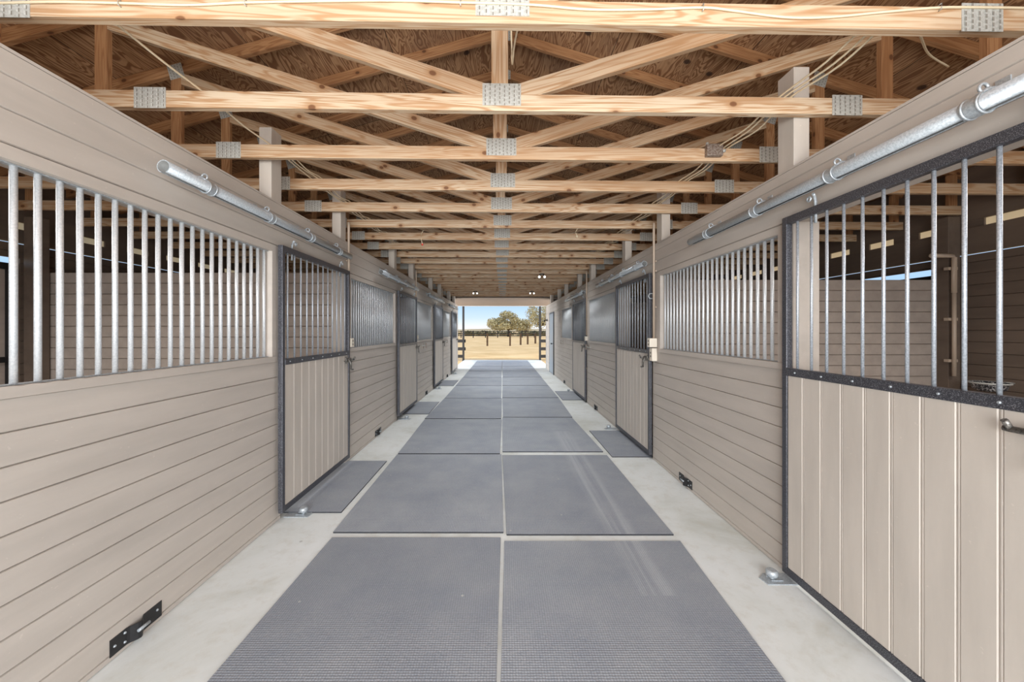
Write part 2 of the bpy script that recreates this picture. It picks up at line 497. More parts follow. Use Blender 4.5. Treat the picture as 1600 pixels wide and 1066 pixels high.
def make_truss():
    t = empty('roof_truss')
    zb = ZC0+HB/2
    member('bottom_chord', (-5.2, zb), (5.1, zb), HB, t)
    member('top_chord', (0, zc(0)), (-6.0, zc(6.0)), .10, t, mat='pine_shade')
    member('top_chord', (6.0, zc(6.0)), (0, zc(0)), .10, t, mat='pine_shade')
    member('king_post', (-.012, ZC0+HB+.001), (-.012, zc(0)-.07), .098, t)
    zz = ZC0+HB
    for s in (-1, 1):
        # diagonal from the heel of the king post up to the top chord
        x0, x1 = s*.06, s*2.84
        member('diagonal_web', (s*.03, zz-.008), (s*2.93, zc(2.95)-.085), .098, t, t=TH-.004)
        member('upright_web', (s*2.95, zz+.001), (s*2.95, zc(2.95)-.055), .09, t, mat='pine_shade')
        member('heel_web', (s*5.0, zz+.001), (s*5.0, zc(5.0)-.052), .09, t, mat='pine_shade')
    y = -TH/2-.0016
    for (x, z, w, h, r) in ((0, zz-.004, .225, .128, 0), (-2.02, zb+.004, .18, .12, 0), (2.05, zb+.004, .18, .12, 0),
                            (-2.95, zc(2.95)-.03, .13, .13, -SL*.97), (2.95, zc(2.95)-.03, .13, .13, SL*.97), (0, zc(0)-.02, .2, .13, 0)):
        p = plate_mesh(w, h); p.parent = t; p.location = (x, y, z); p.rotation_euler = (0, r, 0)
    return t
T0 = 1.535+TH/2; TP = .61; YAW = math.radians(1.0)
truss = make_truss()
def truss_label(k):
    if k == 0: return 'nearest pine roof truss, a wavy cable stapled along its chord'
    if k == 2: return 'third pine roof truss from the camera, steel junction box on its chord'
    if k == 20: return 'farthest pine roof truss, at the edge of the porch ceiling'
    return f'pine roof truss, {ORD[k]} one counting from the camera'
for k in range(21):
    y = T0+TP*k
    if k == 0:
        tr = truss; tr.location = (0, y, 0); tr.rotation_euler = (0, 0, YAW)
    else: tr = dup(truss, (random.uniform(-.012, .012), y, 0), rz=YAW)
    tag(tr, truss_label(k), 'roof truss', 'pine roof trusses over the aisle')

# end beam / fascia closing the roof at the far opening
def fascia(bm):
    box(bm, -6.0, 6.0, 18.42, 18.52, 2.745, 3.06)
    box(bm, -6.0, 6.0, 18.40, 18.54, 2.725, 2.745)
fb = B(fascia, 'end_beam', M['paint']); tag(fb, 'painted header beam spanning the open far end of the barn', 'beam')
struct(B(lambda b: box(b, -6.0, 6.0, 13.92, 18.39, 2.745, 2.76), 'ceiling_porch', M['porch']))
# soffit under the porch bay at the far end
def gable(bm):
    prism(bm, [(-6.0, 3.06), (6.0, 3.06), (6.0, zc(6)+.0), (0, zc(0)), (-6.0, zc(6))], 'y', 18.44, 18.50)
struct(B(gable, 'wall_gable', M['paint']))

# ---------------------------------------------------------------- outer walls and partitions
def outer(side, X, doors, slit, zlow_end, name, y_end):
    bm = bmesh.new(); s = side
    ys = -3.0
    cuts = sorted(doors)
    z1 = slit
    y = ys
    for (a, b, zt) in cuts:
        boards_h(bm, X, s, y, a, 0, z1)
        boards_h(bm, X, s, a, b, zt, z1)
        y = b
    boards_h(bm, X, s, y, y_end, 0, z1)
    y = ys
    for (a, b, zt) in cuts:
        box(bm, X+s*.0185, X+s*.03, y, a, 0, z1-.001); box(bm, X+s*.0185, X+s*.03, a, b, zt+.001, z1-.001); y = b
    box(bm, X+s*.0185, X+s*.03, y, y_end, 0, z1-.001)
    # header beams above the thin daylight gap
    box(bm, X-s*.03, X+s*.05, ys, y_end, slit+.012, 2.52)
    box(bm, X-s*.02, X+s*.05, ys, y_end, 2.521, 2.595)
    # blocking up to the roof on the line of the wall
    zr = zc(X)
    box(bm, X+s*.055, X+s*.08, ys, y_end, 2.69, zr+.02)
    box(bm, X+s*.055, X+s*.075, T0+TP*15, y_end, 2.5955, 2.689)  # infill added to hide far soffit lit by the porch fill lamps
    for k in range(-6, 15):
        yk = T0+TP*k+math.tan(YAW)*X; box(bm, X+s*.055, X+s*.075, yk-.19, yk+.10, 2.5955, 2.689)
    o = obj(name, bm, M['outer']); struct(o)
outer(-1, -5.28, [(3.0, 4.02, 2.28), (6.3, 7.3, 2.28)], 2.44, 0, 'wall_outer_left', 14.4)
outer(+1, 5.05, [(.9, 1.9, 2.2), (4.30, 5.25, 2.21), (7.6, 8.6, 2.21)], 2.31, 0, 'wall_outer_right', 14.66)
for s, X, nm in ((-1, -5.28, 'trim_1'), (1, 5.05, 'trim_2')):
    def sof(bm):
        box(bm, X+s*.06, X+s*1.0, -3.2, 18.4, 2.80, 2.815)
        box(bm, X+s*1.0, X+s*1.02, -3.2, 18.4, 2.80, 2.90)
    struct(B(sof, nm, M['white']))

def partition(xa, xb, y, ztop):
    def fn(bm):
        z = 0
        pitch = .122; n = int(round(ztop/pitch)); off = ztop-n*pitch
        z = off
        for i in range(n):
            a = max(z, 0); b = z+pitch
            prism(bm, [(y+.012, a+.0005), (y, a+.006), (y, b-.005), (y+.012, b-.0005), (y+.04, b-.001), (y+.04, a+.001)], 'x', xa, xb)
            z += pitch
    return B(fn, 'stall_partition', M['stall'])
LP = [4.16, 7.39, 10.60]; RP = [4.17, 7.52, 9.1]
names = ['first', 'second', 'third']
for i, y in enumerate(LP):
    tag(partition(-5.24, -1.93, y, 2.15), f'low taupe board partition, {names[i]} between the left-hand stalls', 'partition', 'board partitions between stalls')
for i, y in enumerate(RP[:2]):
    tag(partition(1.91, 5.01, y, 2.07), f'low taupe board partition, {names[i]} between the right-hand stalls', 'partition', 'board partitions between stalls')
# closing walls of the stall rows at the end and inside
def endw(x0, x1, y):
    def fn(bm):
        z = 0
        while z < 2.75:
            prism(bm, [(y+.005, z+.001), (y, z+.005), (y, z+.118), (y+.005, z+.121), (y+.03, z+.121), (y+.03, z+.001)], 'x', x0, x1); z += .122
    return fn
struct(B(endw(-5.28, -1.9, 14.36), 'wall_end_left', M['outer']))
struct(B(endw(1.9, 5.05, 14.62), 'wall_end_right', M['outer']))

# partition end posts against the outer walls
def cpost(x0, x1, y0, y1, zt, lab):
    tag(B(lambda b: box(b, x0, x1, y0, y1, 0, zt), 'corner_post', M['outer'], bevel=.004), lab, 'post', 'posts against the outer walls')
cpost(-5.24, -5.10, 4.02, 4.14, 2.74, 'dark post beside the black-framed door, behind the left bars')
cpost(4.88, 5.01, 4.02, 4.14, 2.74, 'dark post by the corner conduit, behind the right-hand door bars')
cpost(-5.24, -5.12, 7.26, 7.38, 2.74, 'dark corner post of the second left-hand stall')
cpost(4.90, 5.01, 7.38, 7.50, 2.74, 'dark corner post of the second right-hand stall')

# exterior stall doors seen through the bars
def outside_door(X, s, y0, y1, zt, lab, open_top=None):
    d = empty('exterior_stall_door', (X, (y0+y1)/2, 0)); h = (y1-y0)/2
    xo = s*.03
    def fr(bm):
        for a, b in ((-h, -h+.07), (h-.07, h)): box(bm, xo, xo+s*.04, a, b, .02, zt-.06)
        box(bm, xo, xo+s*.04, -h, h, zt-.13 if not open_top else open_top-.06, zt-.06 if not open_top else open_top)
        box(bm, xo, xo+s*.04, -h, h, 1.15, 1.21); box(bm, xo, xo+s*.04, -h, h, .02, .08)
    B(fr, 'frame', M['black'], d)
    B(lambda bm: box(bm, xo+s*.042, xo+s*.06, -h+.005, h-.005, .03, (zt-.07) if not open_top else open_top), 'panel', M['stall'], d)
    tag(d, lab, 'door'); return d
outside_door(-5.28, -1, 3.0, 4.02, 2.28, 'black-framed exterior door in the left stall, behind the bars')
outside_door(-5.28, -1, 6.3, 7.3, 2.28, 'black-framed exterior door of the second left stall')
outside_door(5.05, 1, .9, 1.9, 2.2, 'black-framed exterior door of the near right stall')
outside_door(5.05, 1, 4.30, 5.25, 2.2, 'exterior door with daylight over it, beyond the right partition', open_top=2.14)
outside_door(5.05, 1, 7.6, 8.6, 2.2, 'exterior door of the third right-hand stall')

# conduit in the right stall corner with feed pan below
def corner_conduit(bm):
    tube(bm, [(4.62, 3.96, 2.30), (4.85, 3.96, 2.30), (4.87, 3.96, 2.28), (4.87, 3.96, 1.9)], .022)
    tube(bm, [(4.87, 3.96, 1.9), (4.87, 3.96, 1.0)], .018)
    for z in (2.15, 1.6, 1.15): box(bm, 4.83, 4.93, 3.975, 4.0203, z, z+.03)
tag(B(corner_conduit, 'conduit', M['cond']), 'bent conduit in the right stall corner above the speckled pan', 'conduit')
def pan(bm):
    prof = [(.0, -.075), (.12, -.075), (.165, -.05), (.195, 0), (.205, .005), (.195, .012), (.155, -.035), (.11, -.055), (0, -.055)]
    n = 28; rings = []
    for r, z in prof:
        if r == 0: rings.append([bm.verts.new((0, 0, z))])
        else: rings.append([bm.verts.new((r*math.cos(2*PI*i/n), r*math.sin(2*PI*i/n), z)) for i in range(n)])
    for A, C in zip(rings, rings[1:]):
        for i in range(n):
            j = (i+1) % n
            q = [A[i % len(A)], A[j % len(A)], C[j % len(C)], C[i % len(C)]]
            u = []
            for v in q:
                if v not in u: u.append(v)
            f = bm.faces.new(u); f.smooth = True
fp = empty('feed_pan', (4.80, 3.62, .97)); fp.scale = (.66, .66, 1); tag(fp, 'round speckled feed pan hung in the right stall corner', 'feed pan')
B(pan, 'bowl', M['feed'], fp)
def rim(bm):
    ring(bm, (0, 0, .006), 'z', .203, .008, 32)
    tube(bm, [(.2, 0, .006), (.28, .0, .006), (.378, 0, .0)], .008)
B(rim, 'rim', M['plate'], fp)

# ---------------------------------------------------------------- timber posts above the walls
def tpost(s, y, lab, zt=3.06, d=.13):
    x0 = (XL if s < 0 else XR)+s*.165
    xa = x0; 
    bm = bmesh.new()
    xf = XL-.125 if s < 0 else XR+.125
    # stands on the stall wall plate, bolted to it
    xi = (XL-.02) if s < 0 else (XR+.02)
    zt0 = (2.502 if s < 0 else 2.482)
    box(bm, xi, xi+s*.095, y, y+d, zt0, zt)
    o = obj('timber_post', bm, M['paint_v'], bevel=.003)
    tag(o, lab, 'post', 'square posts rising from the stall walls')
LPOST = [2.83, 4.045, 6.05, 7.33, 9.27, 10.60, 12.45, 13.72]
RPOST = [2.225, 4.07, 5.28, 7.31, 8.56, 10.35, 11.60, 13.4]
for i, y in enumerate(LPOST): tpost(-1, y, f'taupe post on top of the left wall, {ORD[i]} from the camera', 3.06)
for i, y in enumerate(RPOST): tpost(+1, y, f'taupe post on top of the right wall, {ORD[i]} from the camera', 3.09)

# ---------------------------------------------------------------- grilles
def grille(s, a, b, lab, start=None):
    xf = XL if s < 0 else XR; x = xf+s*.035
    t = empty('window_grille', (x, (a+b)/2, ZB))
    def rails(bm):
        box(bm, -.012, .012, a-(a+b)/2+.001, b-(a+b)/2-.001, .001, .006)
        box(bm, -.012, .012, a-(a+b)/2+.001, b-(a+b)/2-.001, ZT-ZB-.006, ZT-ZB-.001)
    B(rails, 'rail', M['galv'], t)
    pitch = .0695; n = int(round((b-a)/pitch)); pitch = (b-a)/n
    first = None
    for i in range(n):
        y = a-(a+b)/2+pitch*(i+.5)
        if first is None:
            first = B(lambda bm: tube(bm, [(0, 0, .006), (0, 0, ZT-ZB-.006)], .0108, 12), 'bar', M['bar'], t)
            o = first
        else:
            o = first.copy(); COL.objects.link(o); o.parent = t
        o.location = (0, y, 0)
    tag(t, lab, 'grille', 'barred windows of the stalls')
grille(-1, *L_GR[0], 'nearest barred window in the left wall, white vertical bars')
grille(-1, *L_GR[1], 'barred window in the left wall between its first and second doors')
grille(-1, *L_GR[2], 'barred window in the left wall between its second and third doors')
grille(-1, *L_GR[3], 'farthest barred window in the left wall')
grille(1, *R_GR[0], 'nearest barred window in the right wall, white vertical bars')
grille(1, *R_GR[1], 'barred window in the right wall beyond the second right door')
grille(1, *R_GR[2], 'farthest barred window in the right wall')

# ---------------------------------------------------------------- sliding doors
def latch_parts(parent, s, y, z, sign):
    """bolt latch on the door edge; local coords of the door"""
    def body(bm):
        box(bm, -s*.006, 0, y-.055, y+.05, z-.028, z+.028)
        tube(bm, [(-s*.02, y-.12, z), (-s*.02, y+.13, z)], .0105, 8)
        tube(bm, [(-s*.02, y-.02, z), (-s*.045, y-.02, z-.02), (-s*.05, y-.02, z-.10)], .011, 8)
        tube(bm, [(-s*.05, y-.02, z-.10), (-s*.045, y+.045, z-.105)], .010, 8)
        for q in (-.045, .035): ring(bm, (-s*.02, y+q, z), 'y', .019, .006, 12, 6)
        tube(bm, [(-s*.02, y-.12, z), (-s*.035, y-.12, z+.01), (-s*.035, y-.12, z+.05)], .009, 8)
        tube(bm, [(-s*.02, y+.115, z), (-s*.04, y+.115, z+.03)], .009, 8)
    return B(body, 'latch', M['latch'], parent)

def door(s, y0, y1, zb, zt, lab, latch_y, z_mid=(1.222, 1.268)):
    Wd = y1-y0; h = Wd/2; xf = -1.70*1 if s < 0 else 1.70
    # faces towards the aisle at x = xf, back at xf + s*.038
    t = empty('sliding_stall_door', (xf, (y0+y1)/2, zb)); fw = .036; dx = s*.036
    z1 = zt-zb; zm0, zm1 = z_mid[0]-zb, z_mid[1]-zb
    def fr(bm):
        box(bm, 0, dx, -h, -h+fw, 0, z1); box(bm, 0, dx, h-fw, h, 0, z1)
        box(bm, 0, dx, -h+fw, h-fw, z1-.045, z1); box(bm, 0, dx, -h+fw, h-fw, 0, .045)
    B(fr, 'frame', M['steel'], t, bevel=.003)
    mr = B(lambda bm: box(bm, -s*.001, dx*.95, -h+fw+.001, h-fw-.001, zm0, zm1), 'middle_rail', M['steel'], t, bevel=.002)
    for i in range(7):
        yy = -h+.1+(Wd-.2)*i/6
        B(lambda bm: tube(bm, [(-s*.001, yy, (zm0+zm1)/2), (-s*.006, yy, (zm0+zm1)/2)], [.006, .004], 8), 'screw', M['galv'], mr)
    B(lambda bm: boards_v(bm, s*.006, s*.03, s, -h+fw+.001, h-fw-.001, .046, zm0-.001), 'board_panel', M['paint_v'], t)
    n = 13; pitch = Wd/ n
    first = None
    for i in range(1, n):
        y = -h+pitch*i
        if first is None:
            first = B(lambda bm: tube(bm, [(s*.018, 0, zm1), (s*.018, 0, z1-.045)], .0070, 12), 'bar', M['dbar'], t); o = first
        else: o = first.copy(); COL.objects.link(o); o.parent = t
        o.location = (0, y, 0)
    latch_parts(t, s, latch_y-(y0+y1)/2, 1.165-zb, s)
    # hangers: an S-shaped rod with a roller, one near each end, up to the track
    for yy in (-h+.16, h-.22):
        def hg(bm):
            zt_ = z1
            tube(bm, [(s*.018, yy, zt_-.09), (s*.018, yy, zt_+.03), (-s*.0, yy-.012, zt_+.055), (-s*.012, yy-.02, zt_+.062)], .0075, 8)
            ring(bm, (-s*.005, yy+.016, zt_+.045), 'x', .012, .005, 12, 6)
        B(hg, 'hanger', M['galv'], t)
    tag(t, lab, 'stall door', 'sliding stall doors along the aisle')
    return t
GRPD = 'x'
door(-1, *L_DOORS[0], .075, 2.155, 'nearest sliding door on the left, black steel frame with bars above boards', 4.03)
door(-1, *L_DOORS[1], .075, 2.155, 'second sliding stall door along the left wall', 7.27)
door(-1, *L_DOORS[2], .075, 2.155, 'third sliding stall door along the left wall', 10.48)
door(-1, *L_DOORS[3], .075, 2.155, 'last sliding stall door on the left, by the open end', 13.69)
door(1, *R_DOORS[0], .03, 2.172, 'large sliding door in the right foreground, dark speckled frame and bars', 1.10)
door(1, *R_DOORS[1], .05, 2.16, 'second sliding door on the right, beside the ivory outlet boxes', 4.34)
door(1, *R_DOORS[2], .05, 2.16, 'farthest sliding stall door on the right', 7.66)

# ---------------------------------------------------------------- door tracks
def track(s, y0, y1, zc_, lab):
    x = s*1.655; L = y1-y0; R = .0325
    t = empty('door_track', (x, y0, zc_))
    def tb(bm):
        n = 24; gap = math.radians(22)
        # round tube with a slot along its underside
        A = []
        outer, inner = [], []
        for i in range(n+1):
            a = -PI/2+gap+(2*PI-2*gap)*i/n
            outer.append((R*math.cos(a), R*math.sin(a))); inner.append(((R-.0045)*math.cos(a), (R-.0045)*math.sin(a)))
        for yy0, yy1 in ((0, L),):
            o0 = [bm.verts.new((p[0], yy0, p[1])) for p in outer]; o1 = [bm.verts.new((p[0], yy1, p[1])) for p in outer]
            i0 = [bm.verts.new((p[0], yy0, p[1])) for p in inner]; i1 = [bm.verts.new((p[0], yy1, p[1])) for p in inner]
            for k in range(n):
                for q in ((o0[k], o0[k+1], o1[k+1], o1[k]), (i0[k], i1[k], i1[k+1], i0[k+1])):
                    f = bm.faces.new(q); f.smooth = True
                    if q[0] is i0[k]: f.material_index = 1
                bm.faces.new((o0[k], i0[k], i0[k+1], o0[k+1])); bm.faces.new((o1[k], o1[k+1], i1[k+1], i1[k]))
            for k in (0, n): bm.faces.new((o0[k], o1[k], i1[k], i0[k]))
    B(tb, 'tube', [M['galv'], M['tubein']], t)
    nb = max(2, int(round(L/.55)))
    wallx = (XL if s < 0 else XR)-x
    for i in range(nb):
        yy = L*(i+.5)/nb
        def br(bm):
            for d in (-.022, .022): ring(bm, (0, yy+d, 0), 'y', R+.002, .0045, 24, 6)
            tube(bm, [(0, yy-.03, 0), (0, yy+.03, 0)], [R+.0035, R+.0035], 24, cap=False)
            tube(bm, [(0, yy, R+.004), (s*.035, yy, R+.028), (wallx, yy, R+.03)], .008, 8)
            ring(bm, (s*.02, yy, R+.03), 'y', .016, .005, 14, 6)
            box(bm, wallx-s*.004, wallx, yy-.02, yy+.02, R-.005, R+.065)
        B(br, 'bracket', M['galv'], t)
    tag(t, lab, 'door track', 'galvanised tube tracks above the stall doors'); return t
track(-1, 1.793, 3.98, 2.293, 'nearest galvanised tube track on the left, open pipe end showing')
track(-1, 5.01, 7.18, 2.293, 'second galvanised tube track along the left wall')
track(-1, 8.22, 10.4, 2.293, 'third galvanised tube track along the left wall')
track(-1, 11.45, 13.6, 2.293, 'last galvanised tube track along the left wall')
track(1, 1.0, 3.23, 2.272, 'long galvanised tube track over the right foreground door')
track(1, 4.28, 6.42, 2.272, 'second galvanised tube track along the right wall')
track(1, 7.5, 9.6, 2.272, 'farthest galvanised tube track along the right wall')

# ---------------------------------------------------------------- floor guides and catches
def guide(s, y, lab):
    x = s*1.665
    t = empty('floor_guide', (x, y, 0))
    def pl(bm):
        prism(bm, [(-s*.11, -.05), (s*.08, -.05), (s*.08, .05), (-s*.07, .05), (-s*.12, .01)], 'z', .0, .006)
        for q in (-.02, .02): box(bm, -s*.07, s*.0, q-.004, q+.004, .006, .011)
    B(pl, 'base_plate', M['galv'], t)
    def ro(bm):
        tube(bm, [(-s*.052, 0, .006), (-s*.052, 0, .022)], .014, 12)
        tube(bm, [(-s*.052, 0, .022), (-s*.052, 0, .03), (-s*.052, 0, .052), (-s*.052, 0, .06)], [.026, .032, .032, .024], 18)
    B(ro, 'roller', M['galv'], t)
    tag(t, lab, 'floor guide', 'steel roller guides at the door bottoms')
for i, (a, b) in enumerate(L_DOORS): guide(-1, a+.14, ['steel roller guide at the foot of the nearest left door', 'roller guide at the foot of the second left door', 'roller guide at the foot of the third left door', 'roller guide at the foot of the last left door'][i])
guide(1, 2.20, 'steel roller guide at the foot of the right foreground door')
guide(1, 5.58, 'roller guide at the far foot of the second right door')
guide(1, 8.97, 'roller guide at the foot of the farthest right door')

def catch(s, y, lab):
    xf = XL if s < 0 else XR
    t = empty('door_catch', (xf, y, .022)); n = 24; L = .25; w = .078
    def pl(bm):
        prev = None
        pts = []
        for i in range(n+1):
            u = -L/2+L*i/n
            d = .003
            a = (u+.01)/.045
            if abs(a) < 1: d += .028*(math.cos(a*PI)+1)/2
            pts.append((-s*d, u))
        back = [(p[0]+s*.0028, p[1]) for p in pts]
        prism(bm, pts+back[::-1], 'z', 0, w)
    B(pl, 'plate', M['black'], t)
    for (u, z) in ((-L/2+.02, w*.5), (L/2-.025, w*.6), (-.06, w*.8), (-.06, w*.25)):
        B(lambda bm: tube(bm, [(-s*.003, u, z), (-s*.008, u, z)], [.007, .004], 8), 'screw', M['galv'], t)
    def tongue(bm): tube(bm, [(-s*.036, -.03, w*.6), (-s*.036, .025, w*.6)], .007, 8)
    B(tongue, 'bolt', M['galv'], t)
    tag(t, lab, 'door catch', 'black steel door catches at the wall foot')
for s, y, lab in ((-1, 1.77, 'large black bent steel catch low on the near left wall'), (-1, 5.2, 'black steel catch on the left wall beyond the first door'),
                  (-1, 8.5, 'black steel catch on the left wall beyond the second door'), (-1, 11.7, 'black steel catch low on the left wall, farthest away'),
                  (1, 3.5, 'black steel catch low on the near right wall'), (1, 6.86, 'black steel catch on the right wall past the second door'),
                  (1, 10.3, 'black steel catch low on the right wall, farthest away')): catch(s, y, lab)

# ---------------------------------------------------------------- rubber mats
def mat_(c, lab, z=0, th=.012, grp='rubber mats laid along the aisle'):
    """c: four corners in order"""
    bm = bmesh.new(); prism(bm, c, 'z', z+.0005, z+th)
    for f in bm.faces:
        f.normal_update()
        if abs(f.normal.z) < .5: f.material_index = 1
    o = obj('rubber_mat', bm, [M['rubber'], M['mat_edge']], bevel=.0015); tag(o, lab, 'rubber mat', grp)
rowsL = [(.80, 2.63, -1.26, -.035, -1.22, -.012), (2.70, 4.40, -1.245, .008, -1.26, -.012), (4.43, 6.13, -1.26, -.03, -1.30, -.010),
         (6.19, 8.05, -1.31, -.02, -1.27, -.012), (8.08, 9.88, -1.27, -.03, -1.26, -.02), (9.92, 11.62, -1.26, -.02, -1.26, -.02),
         (11.66, 13.45, -1.25, -.03, -1.26, -.02), (13.5, 15.3, -1.25, -.02, -1.25, -.02), (15.35, 17.0, -1.25, -.02, -1.25, -.02), (17.05, 18.3, -1.25, -.02, -1.25, -.02)]
rowsR = [(.80, 2.585, -.022, 1.155, .014, 1.25), (2.67, 4.37, .03, 1.245, .0, 1.243), (4.50, 6.26, .002, 1.235, .0, 1.185),
         (6.30, 8.08, .01, 1.20, .0, 1.24), (8.12, 9.90, .0, 1.24, .005, 1.24), (9.95, 11.68, .0, 1.24, .0, 1.24),
         (11.72, 13.5, .01, 1.25, .0, 1.25), (13.54, 15.25, .0, 1.25, .0, 1.25), (15.3, 17.0, .0, 1.25, .0, 1.25), (17.05, 18.3, .0, 1.25, .0, 1.25)]
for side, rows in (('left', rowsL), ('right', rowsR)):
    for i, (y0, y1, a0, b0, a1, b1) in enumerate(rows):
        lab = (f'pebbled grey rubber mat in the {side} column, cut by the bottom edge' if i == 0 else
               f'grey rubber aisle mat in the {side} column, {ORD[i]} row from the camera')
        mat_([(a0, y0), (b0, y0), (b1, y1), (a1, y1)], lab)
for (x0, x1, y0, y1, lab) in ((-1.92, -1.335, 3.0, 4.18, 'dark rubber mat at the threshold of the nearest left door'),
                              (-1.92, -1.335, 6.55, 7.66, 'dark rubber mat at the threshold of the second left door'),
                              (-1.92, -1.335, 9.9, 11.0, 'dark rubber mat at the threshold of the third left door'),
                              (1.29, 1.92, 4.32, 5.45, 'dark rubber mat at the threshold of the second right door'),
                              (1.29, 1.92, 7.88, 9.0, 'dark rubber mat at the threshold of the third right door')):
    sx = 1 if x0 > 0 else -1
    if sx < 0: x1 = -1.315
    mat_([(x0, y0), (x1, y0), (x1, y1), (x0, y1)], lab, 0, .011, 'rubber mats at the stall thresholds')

# ---------------------------------------------------------------- cables, conduits, boxes
def cable(pts, r, lab, n=6, name='cable', mat='cable', **k):
    bm = bmesh.new()
    # smooth the path
    P = [Vector(p) for p in pts]; out = []
    for i in range(len(P)-1):
        p0 = P[max(i-1, 0)]; p1 = P[i]; p2 = P[i+1]; p3 = P[min(i+2, len(P)-1)]
        for j in range(5):
            t = j/5
            out.append(.5*((2*p1)+(-p0+p2)*t+(2*p0-5*p1+4*p2-p3)*t*t+(-p0+3*p1-3*p2+p3)*t**3))
    out.append(P[-1])
    tube(bm, out, r, n)
    return tag(obj(name, bm, M[mat]), lab, 'cable' if name == 'cable' else name.replace('_', ' '), **k)
TF = T0-TH/2
def ty(x, k=0): return T0+TP*k+math.tan(YAW)*x
# cable stapled on the face of the nearest chord
def px(x, y, d): return ((x-785)*d/F, EYE+(517-y)*d/F)
stap = [(-60, 0), (0, 5), (100, 3), (200, 5), (300, 8), (390, 4), (500, 2), (620, 1), (720, 4), (800, 6), (850, 9), (920, 15), (1010, 15), (1100, 12),
        (1150, 17), (1230, 27), (1300, 27), (1400, 18), (1480, 12), (1560, 6), (1640, -2)]
pts = []
for (x, y) in stap:
    X = (x-785)*TF/F; Y = ty(X)-TH/2-.0055; Z = EYE+(517-y)*Y/F
    pts.append((X, Y, min(Z, 2.868)))
cable(pts, .005, 'wavy cream cable stapled along the nearest roof truss chord')
sb = bmesh.new()
for i in (3, 5, 8, 13, 18):
    X, Y, Z = pts[i]
    tube(sb, [(X, Y+.006, Z+.012), (X, Y-.008, Z+.012), (X, Y-.008, Z-.012), (X, Y+.006, Z-.012)], .0022, 6)
tag(obj('cable_staples', sb, M['plate']), 'small metal staples holding the cable on the nearest truss', 'staples', kind='stuff')
# runs lying on the bottom chords
zt_ = ZC0+HB+.006
def run(xs, y0, y1, sag, seed):
    r = random.Random(seed); out = []
    k = 0
    while True:
        y = T0+TP*k
        if y > y1: break
        if y >= y0:
            out.append((xs+r.uniform(-.01, .01), y+math.tan(YAW)*xs, zt_))
            out.append((xs+r.uniform(-.01, .01), y+TP/2, zt_-sag*r.uniform(.5, 1)))
        k += 1
    return out
cable(run(-1.735, 1.5, 8, .02, 1), .0055, 'single cream cable crossing the trusses above the left wall')
for j, (dx, lab) in enumerate(((0, 'inner'), (.045, 'middle'), (.085, 'outer'))):
    cable(run(1.635+dx, 1.5, 9, .03+.01*j, 5+j), .0055, f'{lab} cable of the three draped over the trusses at right', group='cables over the right side')
for j, dx in enumerate((0, .05)):
    cable(run(-1.69+dx, 2.7, 8, .03+.015*j, 9+j), .0045, f'{["outer","inner"][j]} cable of the pair beyond the first left post', group='cables over the left side')
cable([(1.80, 1.62, 2.885), (2.05, 1.80, 2.93), (2.3, 1.98, 2.98), (2.55, 2.10, 3.0)], .005, 'short pale cable rising toward the roof at upper right')
cable([(.075, 1.62, 2.86), (.06, 1.85, 2.93), (.055, 2.10, 3.02), (.05, 2.115, 3.3)], .005, 'pale cable running up beside the central post')

# junction box on third truss
X = (1114-785)*(T0+2*TP)/F
jb = empty('junction_box', (X, ty(X, 2)-TH/2-.02, 2.845)); tag(jb, 'small rusty steel junction box on the third truss chord', 'junction box')
B(lambda b: box(b, -.06, .06, -.02, .019, -.045, .045), 'box', M['rusty'], jb, bevel=.005)
B(lambda b: [tube(b, [(.06, 0, 0), (.085, 0, 0)], .012, 10), tube(b, [(-.05, 0, .045), (-.05, 0, .06)], .01, 8)], 'connector', M['plate'], jb)
# hanging strings
def string(x, y, z0, z1, lab, red):
    t = empty('pull_cord', (x, y, z0)); 
    B(lambda b: tube(b, [(0, 0, 0), (-.03, 0, -.04), (-.03, 0, (z1-z0)*.6), (-.015, 0, z1-z0)], .004, 6), 'cord', M['cable'], t)
    def kn(bm): tube(bm, [(-.015, 0, z1-z0+.012), (-.015, 0, z1-z0), (-.015, 0, z1-z0-.015)], [.008, .014, .006], 10)
    B(kn, 'knob', M['red'] if red else M['cable'], t)
    tag(t, lab, 'pull cord')
string((661-785)*4.70/F, T0+5*TP+.12, 2.78, 2.60, 'pull cord with a red end hanging from the trusses', True)
string((903-785)*4.56/F, T0+5*TP-.06, 2.76, 2.66, 'short pale pull cord hanging right of centre', False)

def conduit_(s, y, z0, z1, lab, r=.013):
    x = (XL if s < 0 else XR)-s*.018
    def fn(bm):
        tube(bm, [(x, y, z0), (x, y, z1-.05), (x, y, z1)], r, 12)
        for z in (z0+.35, (z0+z1)/2+.1, z1-.45): box(bm, x-.02, x+.02, y-.035, y+.035, z, z+.018) if False else box(bm, x+s*.005, x+s*.0175, y-.035, y+.035, z, z+.018)
    tag(B(fn, 'conduit', M['cond']), lab, 'conduit', 'painted conduits on the aisle walls')
conduit_(-1, 4.165, 1.40, 2.72, 'painted conduit on the left wall above the ivory outlet box')
conduit_(-1, 7.42, 1.40, 2.72, 'painted conduit on the left wall beyond the second door')
conduit_(-1, 10.64, 1.40, 2.72, 'painted conduit on the left wall beyond the third door')
conduit_(1, 4.19, 1.40, 2.72, 'painted conduit on the right wall above two ivory outlet boxes')
conduit_(1, 7.535, 1.40, 2.72, 'painted conduit on the right wall beside its farthest sliding door')
